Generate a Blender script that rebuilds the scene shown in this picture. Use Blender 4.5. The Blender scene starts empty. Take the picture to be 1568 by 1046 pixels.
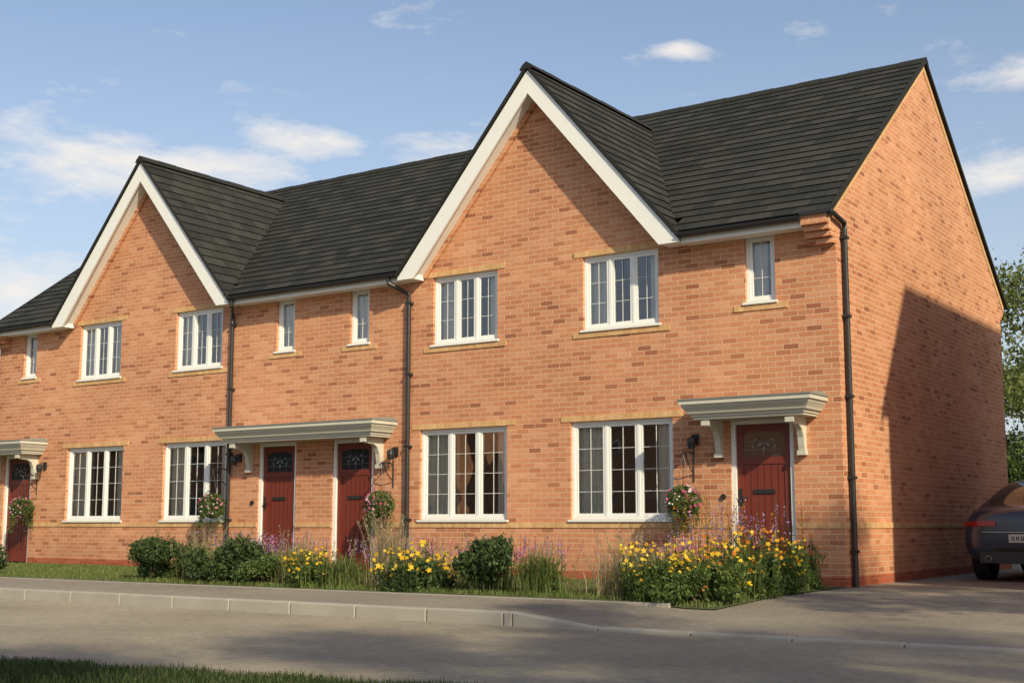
import bpy, math, random
import numpy as np
from mathutils import Vector
random.seed(7); rng=np.random.default_rng(11)
sc=bpy.context.scene
# ------------------------------------------------------------ node helpers
def newmat(name):
    m=bpy.data.materials.new(name); m.use_nodes=True
    nt=m.node_tree; nt.nodes.clear()
    o=nt.nodes.new('ShaderNodeOutputMaterial')
    return m,nt,o
def N(nt,t,**k):
    n=nt.nodes.new(t)
    for a,b in k.items(): setattr(n,a,b)
    return n
def ramp(nt,stops,fac):
    r=nt.nodes.new('ShaderNodeValToRGB'); e=r.color_ramp.elements
    while len(e)<len(stops): e.new(0.5)
    for i,(p,c) in enumerate(stops):
        e[i].position=p; e[i].color=(*c,1) if len(c)==3 else c
    nt.links.new(fac,r.inputs[0]); return r
def mixc(nt,a,b,fac,mode='MIX'):
    m=nt.nodes.new('ShaderNodeMix'); m.data_type='RGBA'; m.blend_type=mode
    for s,v in ((m.inputs[0],fac),(m.inputs[6],a),(m.inputs[7],b)):
        if hasattr(v,'links'): nt.links.new(v,s)
        elif isinstance(v,(int,float)): s.default_value=v
        else: s.default_value=(*v,1)
    return m.outputs[2]
def objco(nt): return nt.nodes.new('ShaderNodeTexCoord').outputs['Object']
def noise(nt,vec,scale,detail=4,rough=.55):
    n=N(nt,'ShaderNodeTexNoise'); n.inputs['Scale'].default_value=scale
    n.inputs['Detail'].default_value=detail; n.inputs['Roughness'].default_value=rough
    nt.links.new(vec,n.inputs['Vector']); return n.outputs['Fac']
def paint(name,col,rough=.5,var=.12,scale=3,bump=0.0,bscale=60,metal=0,spec=.5,coat=0):
    m,nt,o=newmat(name); co=objco(nt)
    f=noise(nt,co,scale,6)
    c=mixc(nt,tuple(x*(1-var) for x in col),tuple(min(1,x*(1+var)) for x in col),f)
    p=N(nt,'ShaderNodeBsdfPrincipled'); p.inputs['Roughness'].default_value=rough
    p.inputs['Metallic'].default_value=metal; p.inputs['Specular IOR Level'].default_value=spec
    p.inputs['Coat Weight'].default_value=coat
    nt.links.new(c,p.inputs['Base Color'])
    if bump:
        b=N(nt,'ShaderNodeBump'); b.inputs['Strength'].default_value=bump; b.inputs['Distance'].default_value=.01
        nt.links.new(noise(nt,co,bscale,4),b.inputs['Height']); nt.links.new(b.outputs[0],p.inputs['Normal'])
    nt.links.new(p.outputs[0],o.inputs[0]); return m
def brickmat(name,stops,mortar,bw=.21,rh=.07,soldier=False):
    m,nt,o=newmat(name); co=objco(nt)
    s=N(nt,'ShaderNodeSeparateXYZ'); nt.links.new(co,s.inputs[0])
    a=N(nt,'ShaderNodeMath',operation='ADD'); nt.links.new(s.outputs[0],a.inputs[0]); nt.links.new(s.outputs[1],a.inputs[1])
    c=N(nt,'ShaderNodeCombineXYZ'); nt.links.new(a.outputs[0],c.inputs[0]); nt.links.new(s.outputs[2],c.inputs[1])
    b=N(nt,'ShaderNodeTexBrick',offset=0. if soldier else .5); nt.links.new(c.outputs[0],b.inputs['Vector'])
    b.inputs['Scale'].default_value=1; b.inputs['Brick Width'].default_value=bw; b.inputs['Row Height'].default_value=rh
    b.inputs['Mortar Size'].default_value=.0058; b.inputs['Mortar Smooth'].default_value=.25
    b.inputs['Color1'].default_value=(0,0,0,1); b.inputs['Color2'].default_value=(1,1,1,1); b.inputs['Mortar'].default_value=(.5,.5,.5,1)
    r=ramp(nt,stops,b.outputs['Color'])
    big=noise(nt,co,.55,4); fine=noise(nt,co,45,4)
    c1=mixc(nt,r.outputs[0],ramp(nt,[(.35,(.84,.81,.79)),(.65,(1.06,1.05,1.04))],big).outputs[0],1.,'MULTIPLY')
    f2=ramp(nt,[(.3,(.82,.82,.82)),(.7,(1.12,1.12,1.12))],fine)
    c2=mixc(nt,c1,f2.outputs[0],1.0,'MULTIPLY')
    c3=mixc(nt,c2,mortar,b.outputs['Fac'])
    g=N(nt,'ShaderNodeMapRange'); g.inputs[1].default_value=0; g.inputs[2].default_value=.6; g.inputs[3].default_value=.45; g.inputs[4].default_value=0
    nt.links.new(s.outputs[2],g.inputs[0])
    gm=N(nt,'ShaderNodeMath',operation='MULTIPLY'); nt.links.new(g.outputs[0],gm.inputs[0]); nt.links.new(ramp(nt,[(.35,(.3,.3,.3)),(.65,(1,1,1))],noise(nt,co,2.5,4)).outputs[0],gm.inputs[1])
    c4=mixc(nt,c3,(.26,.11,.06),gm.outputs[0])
    p=N(nt,'ShaderNodeBsdfPrincipled'); p.inputs['Roughness'].default_value=.9; p.inputs['Specular IOR Level'].default_value=.2
    nt.links.new(c4,p.inputs['Base Color'])
    h=N(nt,'ShaderNodeMath',operation='SUBTRACT'); nt.links.new(fine,h.inputs[0]); nt.links.new(b.outputs['Fac'],h.inputs[1])
    bp=N(nt,'ShaderNodeBump'); bp.inputs['Strength'].default_value=.5; bp.inputs['Distance'].default_value=.005
    nt.links.new(h.outputs[0],bp.inputs['Height']); nt.links.new(bp.outputs[0],p.inputs['Normal'])
    nt.links.new(p.outputs[0],o.inputs[0]); return m
def leafmat(name,stops,trans=.35,rough=.55):
    m,nt,o=newmat(name); g=N(nt,'ShaderNodeNewGeometry')
    r=ramp(nt,stops,g.outputs['Random Per Island'])
    p=N(nt,'ShaderNodeBsdfPrincipled'); p.inputs['Roughness'].default_value=rough; p.inputs['Specular IOR Level'].default_value=.3
    t=N(nt,'ShaderNodeBsdfTranslucent'); x=N(nt,'ShaderNodeMixShader'); x.inputs[0].default_value=trans
    nt.links.new(r.outputs[0],p.inputs['Base Color']); nt.links.new(r.outputs[0],t.inputs[0])
    nt.links.new(p.outputs[0],x.inputs[1]); nt.links.new(t.outputs[0],x.inputs[2]); nt.links.new(x.outputs[0],o.inputs[0]); return m

M={}
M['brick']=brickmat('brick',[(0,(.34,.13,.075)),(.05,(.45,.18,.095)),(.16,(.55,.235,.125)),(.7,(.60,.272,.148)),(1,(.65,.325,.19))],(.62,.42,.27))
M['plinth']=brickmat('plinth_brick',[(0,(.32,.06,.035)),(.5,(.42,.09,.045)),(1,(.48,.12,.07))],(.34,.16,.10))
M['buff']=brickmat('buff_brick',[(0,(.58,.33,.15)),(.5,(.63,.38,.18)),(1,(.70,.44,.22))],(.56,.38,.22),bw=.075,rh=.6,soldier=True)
M['white']=paint('white_upvc',(.80,.79,.76),.35,.03)
M['cream']=paint('cream_canopy_paint',(.54,.52,.44),.5,.06)
M['lead']=paint('canopy_lead',(.20,.20,.18),.6,.15)
M['black']=paint('black_plastic',(.022,.021,.021),.4,.2)
M['red']=paint('red_door_paint',(.165,.027,.014),.45,.08)
M['reddk']=paint('red_door_groove',(.06,.010,.006),.6,.08)
M['came']=paint('lead_came',(.22,.24,.25),.4,.08)
M['conc']=paint('kerb_concrete',(.34,.31,.265),.85,.24,2.5,.3,90)
M['cloth']=paint('curtain_cloth',(.82,.77,.68),.9,.05)
M['room']=paint('room_plaster',(.55,.48,.38),.9,.08)
M['roomf']=paint('room_floor',(.28,.18,.11),.8,.1)
M['wood']=paint('fence_wood',(.22,.13,.08),.8,.25,6,.3,30)
M['bark']=paint('bark',(.12,.085,.055),.9,.3,8,.5,40)
M['soil']=paint('soil',(.11,.08,.052),.95,.35,6,.6,40)
def asphalt(name,a,b):
    m,nt,o=newmat(name); co=objco(nt)
    big=noise(nt,co,.45,5,.6); fine=noise(nt,co,150,3,.7); mid=noise(nt,co,14,5,.65)
    c=mixc(nt,a,b,ramp(nt,[(.35,(0,0,0)),(.65,(1,1,1))],big).outputs[0])
    f=ramp(nt,[(.3,(.62,.62,.62)),(.55,(1,1,1)),(.75,(1.4,1.38,1.32))],fine)
    c=mixc(nt,c,f.outputs[0],1.,'MULTIPLY')
    g=ramp(nt,[(.35,(.82,.82,.82)),(.65,(1.12,1.12,1.12))],mid)
    c=mixc(nt,c,g.outputs[0],1.,'MULTIPLY')
    p=N(nt,'ShaderNodeBsdfPrincipled'); p.inputs['Roughness'].default_value=.8; p.inputs['Specular IOR Level'].default_value=.3
    nt.links.new(c,p.inputs['Base Color'])
    bp=N(nt,'ShaderNodeBump'); bp.inputs['Strength'].default_value=.6; bp.inputs['Distance'].default_value=.006
    nt.links.new(fine,bp.inputs['Height']); nt.links.new(bp.outputs[0],p.inputs['Normal'])
    nt.links.new(p.outputs[0],o.inputs[0]); return m
M['road']=asphalt('road_asphalt',(.28,.235,.175),(.36,.305,.225))
M['path']=asphalt('path_asphalt',(.235,.20,.16),(.30,.26,.21))
def groundmat():
    m,nt,o=newmat('grass_ground'); co=objco(nt)
    f=noise(nt,co,3,6,.7); f2=noise(nt,co,60,3,.7)
    c=mixc(nt,(.07,.095,.028),(.13,.16,.05),f); c=mixc(nt,c,(.05,.05,.02),f2)
    p=N(nt,'ShaderNodeBsdfPrincipled'); p.inputs['Roughness'].default_value=.95
    nt.links.new(c,p.inputs['Base Color']); nt.links.new(p.outputs[0],o.inputs[0]); return m
M['grass_g']=groundmat()
def roofmat():
    m,nt,o=newmat('roof_tiles'); uv=nt.nodes.new('ShaderNodeTexCoord').outputs['UV']
    b=N(nt,'ShaderNodeTexBrick',offset=.5); nt.links.new(uv,b.inputs['Vector'])
    b.inputs['Scale'].default_value=1; b.inputs['Brick Width'].default_value=.30; b.inputs['Row Height'].default_value=.22
    b.inputs['Mortar Size'].default_value=.004; b.inputs['Mortar Smooth'].default_value=.3
    b.inputs['Color1'].default_value=(0,0,0,1); b.inputs['Color2'].default_value=(1,1,1,1)
    r=ramp(nt,[(0,(.024,.024,.022)),(.5,(.034,.034,.031)),(1,(.048,.046,.041))],b.outputs['Color'])
    c=mixc(nt,r.outputs[0],(.010,.010,.010),b.outputs['Fac'])
    co=objco(nt); big=noise(nt,co,.9,5,.6)
    c=mixc(nt,c,(.06,.055,.042),ramp(nt,[(.5,(0,0,0)),(.8,(.5,.5,.5))],big).outputs[0])
    p=N(nt,'ShaderNodeBsdfPrincipled'); p.inputs['Roughness'].default_value=.8; p.inputs['Specular IOR Level'].default_value=.15
    nt.links.new(c,p.inputs['Base Color'])
    bp=N(nt,'ShaderNodeBump'); bp.inputs['Strength'].default_value=.5; bp.inputs['Distance'].default_value=.01; bp.invert=True
    nt.links.new(b.outputs['Fac'],bp.inputs['Height']); nt.links.new(bp.outputs[0],p.inputs['Normal'])
    nt.links.new(p.outputs[0],o.inputs[0]); return m
M['roof']=roofmat()
M['ridge']=paint('ridge_tile',(.026,.026,.024),.85,.25,5,spec=.15)
def glassmat(name,tint,base):
    m,nt,o=newmat(name); co=objco(nt)
    fr=N(nt,'ShaderNodeFresnel'); fr.inputs[0].default_value=1.5
    a=N(nt,'ShaderNodeMath',operation='MULTIPLY_ADD'); a.inputs[1].default_value=1.6; a.inputs[2].default_value=base; a.use_clamp=True
    nt.links.new(fr.outputs[0],a.inputs[0])
    t=N(nt,'ShaderNodeBsdfTransparent'); t.inputs[0].default_value=(*tint,1)
    g=N(nt,'ShaderNodeBsdfGlossy'); g.inputs['Roughness'].default_value=.01; g.inputs[0].default_value=(.95,.96,1,1)
    bp=N(nt,'ShaderNodeBump'); bp.inputs['Strength'].default_value=.2; bp.inputs['Distance'].default_value=.02
    nt.links.new(noise(nt,co,2.2,1),bp.inputs['Height']); nt.links.new(bp.outputs[0],g.inputs['Normal'])
    x=N(nt,'ShaderNodeMixShader'); nt.links.new(a.outputs[0],x.inputs[0]); nt.links.new(t.outputs[0],x.inputs[1]); nt.links.new(g.outputs[0],x.inputs[2])
    nt.links.new(x.outputs[0],o.inputs[0]); return m
M['glass']=glassmat('window_glass',(.94,.95,.92),.10)
M['dglass']=paint('dark_glass',(.02,.025,.03),.04,.1)
M['carbody']=paint('car_paint',(.022,.032,.060),.3,.05,coat=.6)
M['carred']=paint('tail_lamp',(.35,.01,.012),.15,.1,coat=.6)
M['plate']=paint('number_plate',(.62,.62,.55),.4,.03)
M['tyre']=paint('tyre_rubber',(.015,.015,.015),.85,.2)
M['alloy']=paint('alloy',(.35,.35,.36),.3,.1,metal=.9)
M['chrome']=paint('chrome',(.6,.6,.6),.15,.05,metal=1.)
M['leafdk']=leafmat('shrub_leaves',[(0,(.022,.042,.014)),(.5,(.05,.085,.026)),(1,(.11,.16,.05))],.3)
M['leaf']=leafmat('leaves',[(0,(.045,.075,.018)),(.5,(.095,.145,.036)),(1,(.18,.23,.07))],.4)
M['leaftree']=leafmat('tree_leaves',[(0,(.09,.12,.03)),(.5,(.17,.21,.055)),(1,(.27,.29,.10))],.5)
M['blade']=leafmat('grass_blades',[(0,(.08,.12,.03)),(.5,(.15,.20,.05)),(.85,(.21,.25,.075)),(1,(.32,.29,.13))],.45)
M['blade_dk']=leafmat('verge_grass_blades',[(0,(.025,.042,.010)),(.5,(.05,.08,.02)),(.9,(.09,.12,.035)),(1,(.17,.15,.07))],.35)
M['bladey']=leafmat('ornamental_grass',[(0,(.15,.18,.05)),(.5,(.27,.29,.09)),(1,(.44,.39,.19))],.5)
M['straw']=leafmat('straw_grass',[(0,(.30,.24,.13)),(.5,(.44,.37,.23)),(1,(.58,.50,.34))],.5)
M['yellow']=leafmat('yellow_petals',[(0,(.70,.34,.01)),(.5,(.8,.52,.02)),(1,(.85,.66,.06))],.35)
M['orange']=leafmat('orange_petals',[(0,(.5,.12,.01)),(1,(.78,.34,.02))],.35)
M['pink']=leafmat('pink_petals',[(0,(.50,.05,.18)),(.5,(.70,.15,.33)),(1,(.80,.45,.58))],.35)
M['wpet']=leafmat('white_petals',[(0,(.7,.65,.6)),(1,(.8,.78,.75))],.35)
M['purple']=leafmat('purple_petals',[(0,(.26,.15,.40)),(1,(.52,.34,.60))],.35)
# ------------------------------------------------------------ mesh builder
class MB:
    def __init__(s): s.v=[];s.f=[];s.m=[];s.mats=[]
    def mi(s,m):
        m=M[m]
        if m not in s.mats: s.mats.append(m)
        return s.mats.index(m)
    def poly(s,pts,m):
        n=len(s.v); s.v+= [tuple(p) for p in pts]; s.f.append(tuple(range(n,n+len(pts)))); s.m.append(s.mi(m))
    def box(s,x0,x1,y0,y1,z0,z1,m):
        n=len(s.v); s.v+=[(x0,y0,z0),(x1,y0,z0),(x1,y1,z0),(x0,y1,z0),(x0,y0,z1),(x1,y0,z1),(x1,y1,z1),(x0,y1,z1)]
        k=s.mi(m)
        for q in ((0,3,2,1),(4,5,6,7),(0,1,5,4),(1,2,6,5),(2,3,7,6),(3,0,4,7)): s.f.append(tuple(n+i for i in q)); s.m.append(k)
    def ext(s,pts,dvec,m):
        n=len(s.v); L=len(pts); s.v+=[tuple(p) for p in pts]+[(p[0]+dvec[0],p[1]+dvec[1],p[2]+dvec[2]) for p in pts]
        k=s.mi(m); s.f.append(tuple(range(n,n+L))); s.m.append(k); s.f.append(tuple(range(n+2*L-1,n+L-1,-1))); s.m.append(k)
        for i in range(L):
            j=(i+1)%L; s.f.append((n+i,n+i+L,n+j+L,n+j)); s.m.append(k)
    def tube(s,pts,r,m,seg=10,cap=True):
        k=s.mi(m); rings=[]
        P=[Vector(p) for p in pts]; R=r if hasattr(r,'__len__') else [r]*len(P)
        ref=None
        for i,p in enumerate(P):
            d=(P[min(i+1,len(P)-1)]-P[max(i-1,0)]).normalized()
            if ref is None: ref=Vector((0,0,1)) if abs(d.z)<.9 else Vector((1,0,0))
            a=d.cross(ref).normalized(); b=d.cross(a).normalized()
            if a.length<.1: a=Vector((1,0,0)); b=d.cross(a)
            n=len(s.v); rings.append(n)
            for j in range(seg):
                t=2*math.pi*j/seg; q=p+a*math.cos(t)*R[i]+b*math.sin(t)*R[i]; s.v.append(tuple(q))
        for i in range(len(P)-1):
            for j in range(seg):
                j2=(j+1)%seg; s.f.append((rings[i]+j,rings[i]+j2,rings[i+1]+j2,rings[i+1]+j)); s.m.append(k)
        if cap:
            s.f.append(tuple(rings[0]+j for j in range(seg))); s.m.append(k); s.f.append(tuple(rings[-1]+j for j in range(seg))[::-1]); s.m.append(k)
    def arr(s,V,F,m):
        n=len(s.v); s.v+=V.tolist(); s.f+=[tuple(q) for q in (F+n).tolist()]; s.m+=[s.mi(m)]*len(F)
    def obj(s,name,parent=None,bevel=0,smooth=False,recalc=False,uv=None):
        me=bpy.data.meshes.new(name); me.from_pydata(s.v,[],s.f)
        for m in s.mats: me.materials.append(m)
        me.polygons.foreach_set('material_index',s.m)
        if smooth: me.polygons.foreach_set('use_smooth',[True]*len(s.f))
        if uv is not None:
            l=me.uv_layers.new(name='UVMap'); 
            idx=np.zeros(len(me.loops),int); me.loops.foreach_get('vertex_index',idx)
            l.data.foreach_set('uv',np.array(uv)[idx].ravel())
        me.update(); o=bpy.data.objects.new(name,me); sc.collection.objects.link(o)
        if recalc:
            import bmesh; bm=bmesh.new(); bm.from_mesh(me); bmesh.ops.recalc_face_normals(bm,faces=bm.faces); bm.to_mesh(me); bm.free()
        if parent: o.parent=parent
        if bevel:
            b=o.modifiers.new('bevel','BEVEL'); b.width=bevel; b.segments=2; b.limit_method='ANGLE'
        return o
def empty(name):
    e=bpy.data.objects.new(name,None); sc.collection.objects.link(e); return e
# ------------------------------------------------------------ house constants
XL,XR=-17.4,0.0; DEP=8.0; RY=4.0; RZ=7.80; EY=-.30; EZ=4.58
SL=(RZ-EZ)/(RY-EY)
GC=[-4.43,-12.93]; GZ=7.36; GS=1.17; GH=2.43
house=empty('brick_house')
LW=[(-15.11,-13.49),(-12.40,-10.80),(-6.60,-5.0),(-3.92,-2.32)]; LZ=(.813,2.163)
UW=[(-14.86,-13.66),(-12.17,-10.98),(-6.37,-5.17),(-3.70,-2.50)]; UZ=(3.44,4.48)
SW=[(-1.235,-.82),(-8.05,-7.65),(-9.68,-9.27),(-16.6,-16.2)]; SZ=(3.59,4.47)
DR=[(-1.495,-.635),(-8.38,-7.52),(-10.03,-9.17),(-17.06,-16.2)]; DZ=(0.0,2.08)
opens=[(a,b,*LZ) for a,b in LW]+[(a,b,*UZ) for a,b in UW]+[(a,b,*SZ) for a,b in SW]+[(a,b,*DZ) for a,b in DR]
def wall_front(XL,XR,y,zb,zt,opens,rev,plinth=.11):
    w=MB(); xs=sorted({XL,XR}|{o[0] for o in opens}|{o[1] for o in opens}); zs=sorted({zb,zt,plinth}|{o[2] for o in opens}|{o[3] for o in opens})
    for i in range(len(xs)-1):
        for j in range(len(zs)-1):
            cx=(xs[i]+xs[i+1])/2; cz=(zs[j]+zs[j+1])/2
            if any(o[0]<cx<o[1] and o[2]<cz<o[3] for o in opens): continue
            w.poly([(xs[i],y,zs[j]),(xs[i+1],y,zs[j]),(xs[i+1],y,zs[j+1]),(xs[i],y,zs[j+1])],'plinth' if cz<plinth else 'brick')
    for a,b,c,d in opens:
        w.poly([(a,y,c),(a,y,d),(a,y+rev,d),(a,y+rev,c)],'brick'); w.poly([(b,y,c),(b,y+rev,c),(b,y+rev,d),(b,y,d)],'brick')
        w.poly([(a,y,d),(b,y,d),(b,y+rev,d),(a,y+rev,d)],'brick'); w.poly([(a,y,c),(a,y+rev,c),(b,y+rev,c),(b,y,c)],'conc')
    return w
w=wall_front(XL,XR,0,-.3,4.62,opens,.12)
for c in GC: w.poly([(c-2.31,0,4.62),(c+2.31,0,4.62),(c,0,7.30)],'brick')
w.poly([(XR,0,-.3),(XR,DEP,-.3),(XR,DEP,.11),(XR,0,.11)],'plinth')
w.poly([(XR,0,.11),(XR,DEP,.11),(XR,DEP,4.72),(XR,RY,7.70),(XR,0,4.72)],'brick')
w.poly([(XL,DEP,-.3),(XL,0,-.3),(XL,0,.11),(XL,DEP,.11)],'plinth')
w.poly([(XL,DEP,.11),(XL,0,.11),(XL,0,4.72),(XL,RY,7.70),(XL,DEP,4.72)],'brick')
w.poly([(XR,DEP,-.3),(XL,DEP,-.3),(XL,DEP,4.62),(XR,DEP,4.62)],'brick')
w.obj('walls',house)
t=MB()
x=XL
for a,b in sorted(DR)+[(XR+.012,XR+.012)]:
    if a>x: t.box(x,a-(.0 if a>0 else .004),-.012,.0,.70,.775,'buff')
    x=b+.004
t.box(XR,XR+.012,0,DEP,.70,.775,'buff')
for a,b in LW: t.box(a-.15,b+.15,-.010,.03,LZ[1]+.002,LZ[1]+.085,'buff')
for a,b in UW:
    t.box(a-.14,b+.14,-.010,.03,UZ[1]+.002,UZ[1]+.085,'buff'); t.box(a-.16,b+.16,-.014,.03,UZ[0]-.11,UZ[0]-.034,'buff')
for a,b in SW: t.box(a-.16,b+.16,-.014,.03,SZ[0]-.11,SZ[0]-.034,'buff')
t.obj('string_courses',house)
t=MB()
for xc in ((-.34,-.003),(-17.397,-17.06)):
    t.box(*xc,-.30,-.002,4.44,4.60,'brick')
    for i,yy in enumerate((-.24,-.17,-.10)): t.box(*xc,yy,-.002,4.44-.075*(i+1)+.006,4.44-.075*i-.002,'brick')
    t.box(*xc,DEP+.002,DEP+.28,4.44,4.60,'brick')
    for i,yy in enumerate((.20,.12)): t.box(*xc,DEP+.002,DEP+yy,4.44-.075*(i+1)+.006,4.44-.075*i-.002,'brick')
t.obj('corbels',house)
# ------------------------------------------------------------ windows
def window(fr,gl,cu,x0,x1,z0,z1,n,cols,rows,y=0,curt='sides',seed=0):
    r=random.Random(seed)
    yf,yb=y+.05,y+.115; F=.045
    fr.box(x0,x1,yf,yb,z0,z0+F,'white'); fr.box(x0,x1,yf,yb,z1-F,z1,'white')
    fr.box(x0,x0+F,yf,yb,z0+F,z1-F,'white'); fr.box(x1-F,x1,yf,yb,z0+F,z1-F,'white')
    fr.box(x0-.03,x1+.03,y-.035,y+.049,z0-.032,z0-.002,'white')
    lw=(x1-x0-F*2)/n; mw=.040
    for i in range(n):
        a=x0+F+lw*i; b=a+lw
        if i>0: a+=mw/2
        if i<n-1: b-=mw/2
        if i>0: fr.box(a-mw,a,yf+.003,yb,z0+F,z1-F,'white')
        s=.038; ys=yf+.012
        fr.box(a+.001,b-.001,ys,yb-.01,z0+F+.001,z0+F+s,'white'); fr.box(a+.001,b-.001,ys,yb-.01,z1-F-s,z1-F-.001,'white')
        fr.box(a+.001,a+s,ys,yb-.01,z0+F+s,z1-F-s,'white'); fr.box(b-s,b-.001,ys,yb-.01,z0+F+s,z1-F-s,'white')
        ga,gb,gc,gd=a+s,b-s,z0+F+s,z1-F-s; yg=yf+.035
        tw=r.uniform(-.005,.005); tv=r.uniform(-.004,.004)
        gl.poly([(ga,yg+tw,gc),(gb,yg-tw,gc),(gb,yg-tw+tv,gd),(ga,yg+tw+tv,gd)],'glass')
        for c in range(1,cols): 
            xc=ga+(gb-ga)*c/cols; fr.box(xc-.004,xc+.004,yg-.010,yg-.006,gc,gd,'white')
        for c in range(1,rows):
            zc=gc+(gd-gc)*c/rows; fr.box(ga,gb,yg-.0105,yg-.0065,zc-.003,zc+.003,'white')
    A,B,C,D,y0,y1=x0-.05,x1+.05,z0-.3,z1+.12,y+.125,y+2.2
    cu.poly([(A,y1,C),(B,y1,C),(B,y1,D),(A,y1,D)],'room'); cu.poly([(A,y0,C),(A,y1,C),(A,y1,D),(A,y0,D)],'room')
    cu.poly([(B,y0,C),(B,y1,C),(B,y1,D),(B,y0,D)],'room'); cu.poly([(A,y0,D),(B,y0,D),(B,y1,D),(A,y1,D)],'room'); cu.poly([(A,y0,C),(B,y0,C),(B,y1,C),(A,y1,C)],'roomf')
    W=x1-x0
    cu.box(x0+W*r.uniform(.2,.4),x0+W*r.uniform(.6,.85),y+1.5,y+2.0,C,C+r.uniform(.5,.9),'wood')
    cu.box(x0+W*.35,x0+W*.62,y1-.04,y1-.02,z0+(z1-z0)*.45,z0+(z1-z0)*.8,'cloth')
    def curtain(xa,xb,yc):
        k=max(8,int((xb-xa)/.018)); prev=None; ph=r.random()*6
        for i in range(k+1):
            xx=xa+(xb-xa)*i/k; yy=yc+.022*math.sin(xx*75+ph)+.01*math.sin(xx*31)
            if prev: cu.poly([(prev[0],prev[1],C),(xx,yy,C),(xx,yy,D-.02),(prev[0],prev[1],D-.02)],'cloth')
            prev=(xx,yy)
    if curt=='sides':
        curtain(x0-.02,x0+W*r.uniform(.30,.44),y+.16); curtain(x1-W*r.uniform(.14,.26),x1+.02,y+.16)
    else: curtain(x0,x0+W*.62,y+.16)
    if r.random()<.5 and z0<1:
        hx=x0+W*r.uniform(.5,.7); cu.tube([(hx,y+.16,z0),(hx,y+.16,z0+.16),(hx,y+.16,z0+.22)],[.05,.06,.03],'cloth',10)
fr,gl,cu=MB(),MB(),MB()
for i,(a,b) in enumerate(LW): window(fr,gl,cu,a,b,*LZ,3,2,4,seed=i)
for i,(a,b) in enumerate(UW): window(fr,gl,cu,a,b,*UZ,3,2,3,seed=10+i)
for i,(a,b) in enumerate(SW): window(fr,gl,cu,a,b,*SZ,1,2,3,seed=20+i,curt='left')
fr.obj('window_frames',house); gl.obj('window_glazing',house); cu.obj('interior_rooms',house)
# ------------------------------------------------------------ doors
d=MB()
for i,(a,b) in enumerate(DR):
    F=.06; y0,y1=.03,.11; z0,z1=0.0,DZ[1]
    d.box(a,a+F,y0,y1,z0,z1-F,'white'); d.box(b-F,b,y0,y1,z0,z1-F,'white'); d.box(a,b,y0,y1,z1-F,z1,'white'); d.box(a-.02,b+.02,-.05,.11,-.04,-.002,'conc')
    a1,b1=a+F+.004,b-F-.004; yd=.075; zt=z1-F-.004
    W=b1-a1; xc=(a1+b1)/2
    d.box(a1,b1,yd,yd+.05,.03,zt,'red')
    st=.085; zr=1.60
    d.box(a1,a1+st,yd-.012,yd-.001,.03,zt,'red'); d.box(b1-st,b1,yd-.012,yd-.001,.03,zt,'red')
    d.box(a1+st,b1-st,yd-.012,yd-.001,.03,.22,'red'); d.box(a1+st,b1-st,yd-.012,yd-.001,zr-.09,zr,'red')
    r=(b1-a1-2*st)/2; zb=zr+.002; zh=zr+.28; rh=.045
    arc=[(xc+r*math.cos(q),zh+rh*math.sin(q)) for q in np.linspace(0,math.pi,13)]
    d.poly([(xc-r,yd-.004,zb),(xc+r,yd-.004,zb)]+[(u,yd-.004,v) for u,v in arc],'dglass')
    hd=[(a1+st,yd-.006,zt)]+[(u,yd-.006,v) for u,v in arc[::-1]]+[(b1-st,yd-.006,zt)]
    d.poly(hd[::-1],'red')
    for k in range(1,6):
        xx=a1+st+(W-2*st)*k/6; d.box(xx-.004,xx+.004,yd-.003,yd-.001,.22,zr-.09,'reddk')
    # leaded light: thin cames and a few bevelled petals
    for k in (1,2,3):
        xx=xc-r+2*r*k/4; d.box(xx-.002,xx+.002,yd-.0052,yd-.0044,zb,zh,'came')
    for zz in (zr+.09,zr+.20): d.box(xc-r,xc+r,yd-.0050,yd-.0042,zz-.002,zz+.002,'came')
    for px,pz,an,L in ((xc-.05,zr+.16,.6,.05),(xc+.05,zr+.16,-.6,.05),(xc,zr+.10,1.57,.045),(xc-.15,zr+.13,2.3,.035),(xc+.15,zr+.13,.85,.035),(xc-.11,zr+.22,.3,.03),(xc+.11,zr+.22,-.3,.03)):
        dx,dz=math.cos(an)*L,math.sin(an)*L
        d.poly([(px-dx,yd-.0057,pz-dz),(px+dz*.35,yd-.0057,pz-dx*.35),(px+dx,yd-.0057,pz+dz),(px-dz*.35,yd-.0057,pz+dx*.35)],'came')
    d.box(xc-.14,xc+.14,yd-.02,yd-.003,1.14,1.19,'black')
    hx=a1+.045 if i in (0,2) else b1-.045
    d.box(hx-.02,hx+.02,yd-.025,yd-.012,.98,1.20,'black'); sg=1 if hx<xc else -1
    d.box(min(hx,hx+sg*.1),max(hx,hx+sg*.1),yd-.06,yd-.045,1.07,1.095,'black')
d.obj('doors',house,bevel=.002)
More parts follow.
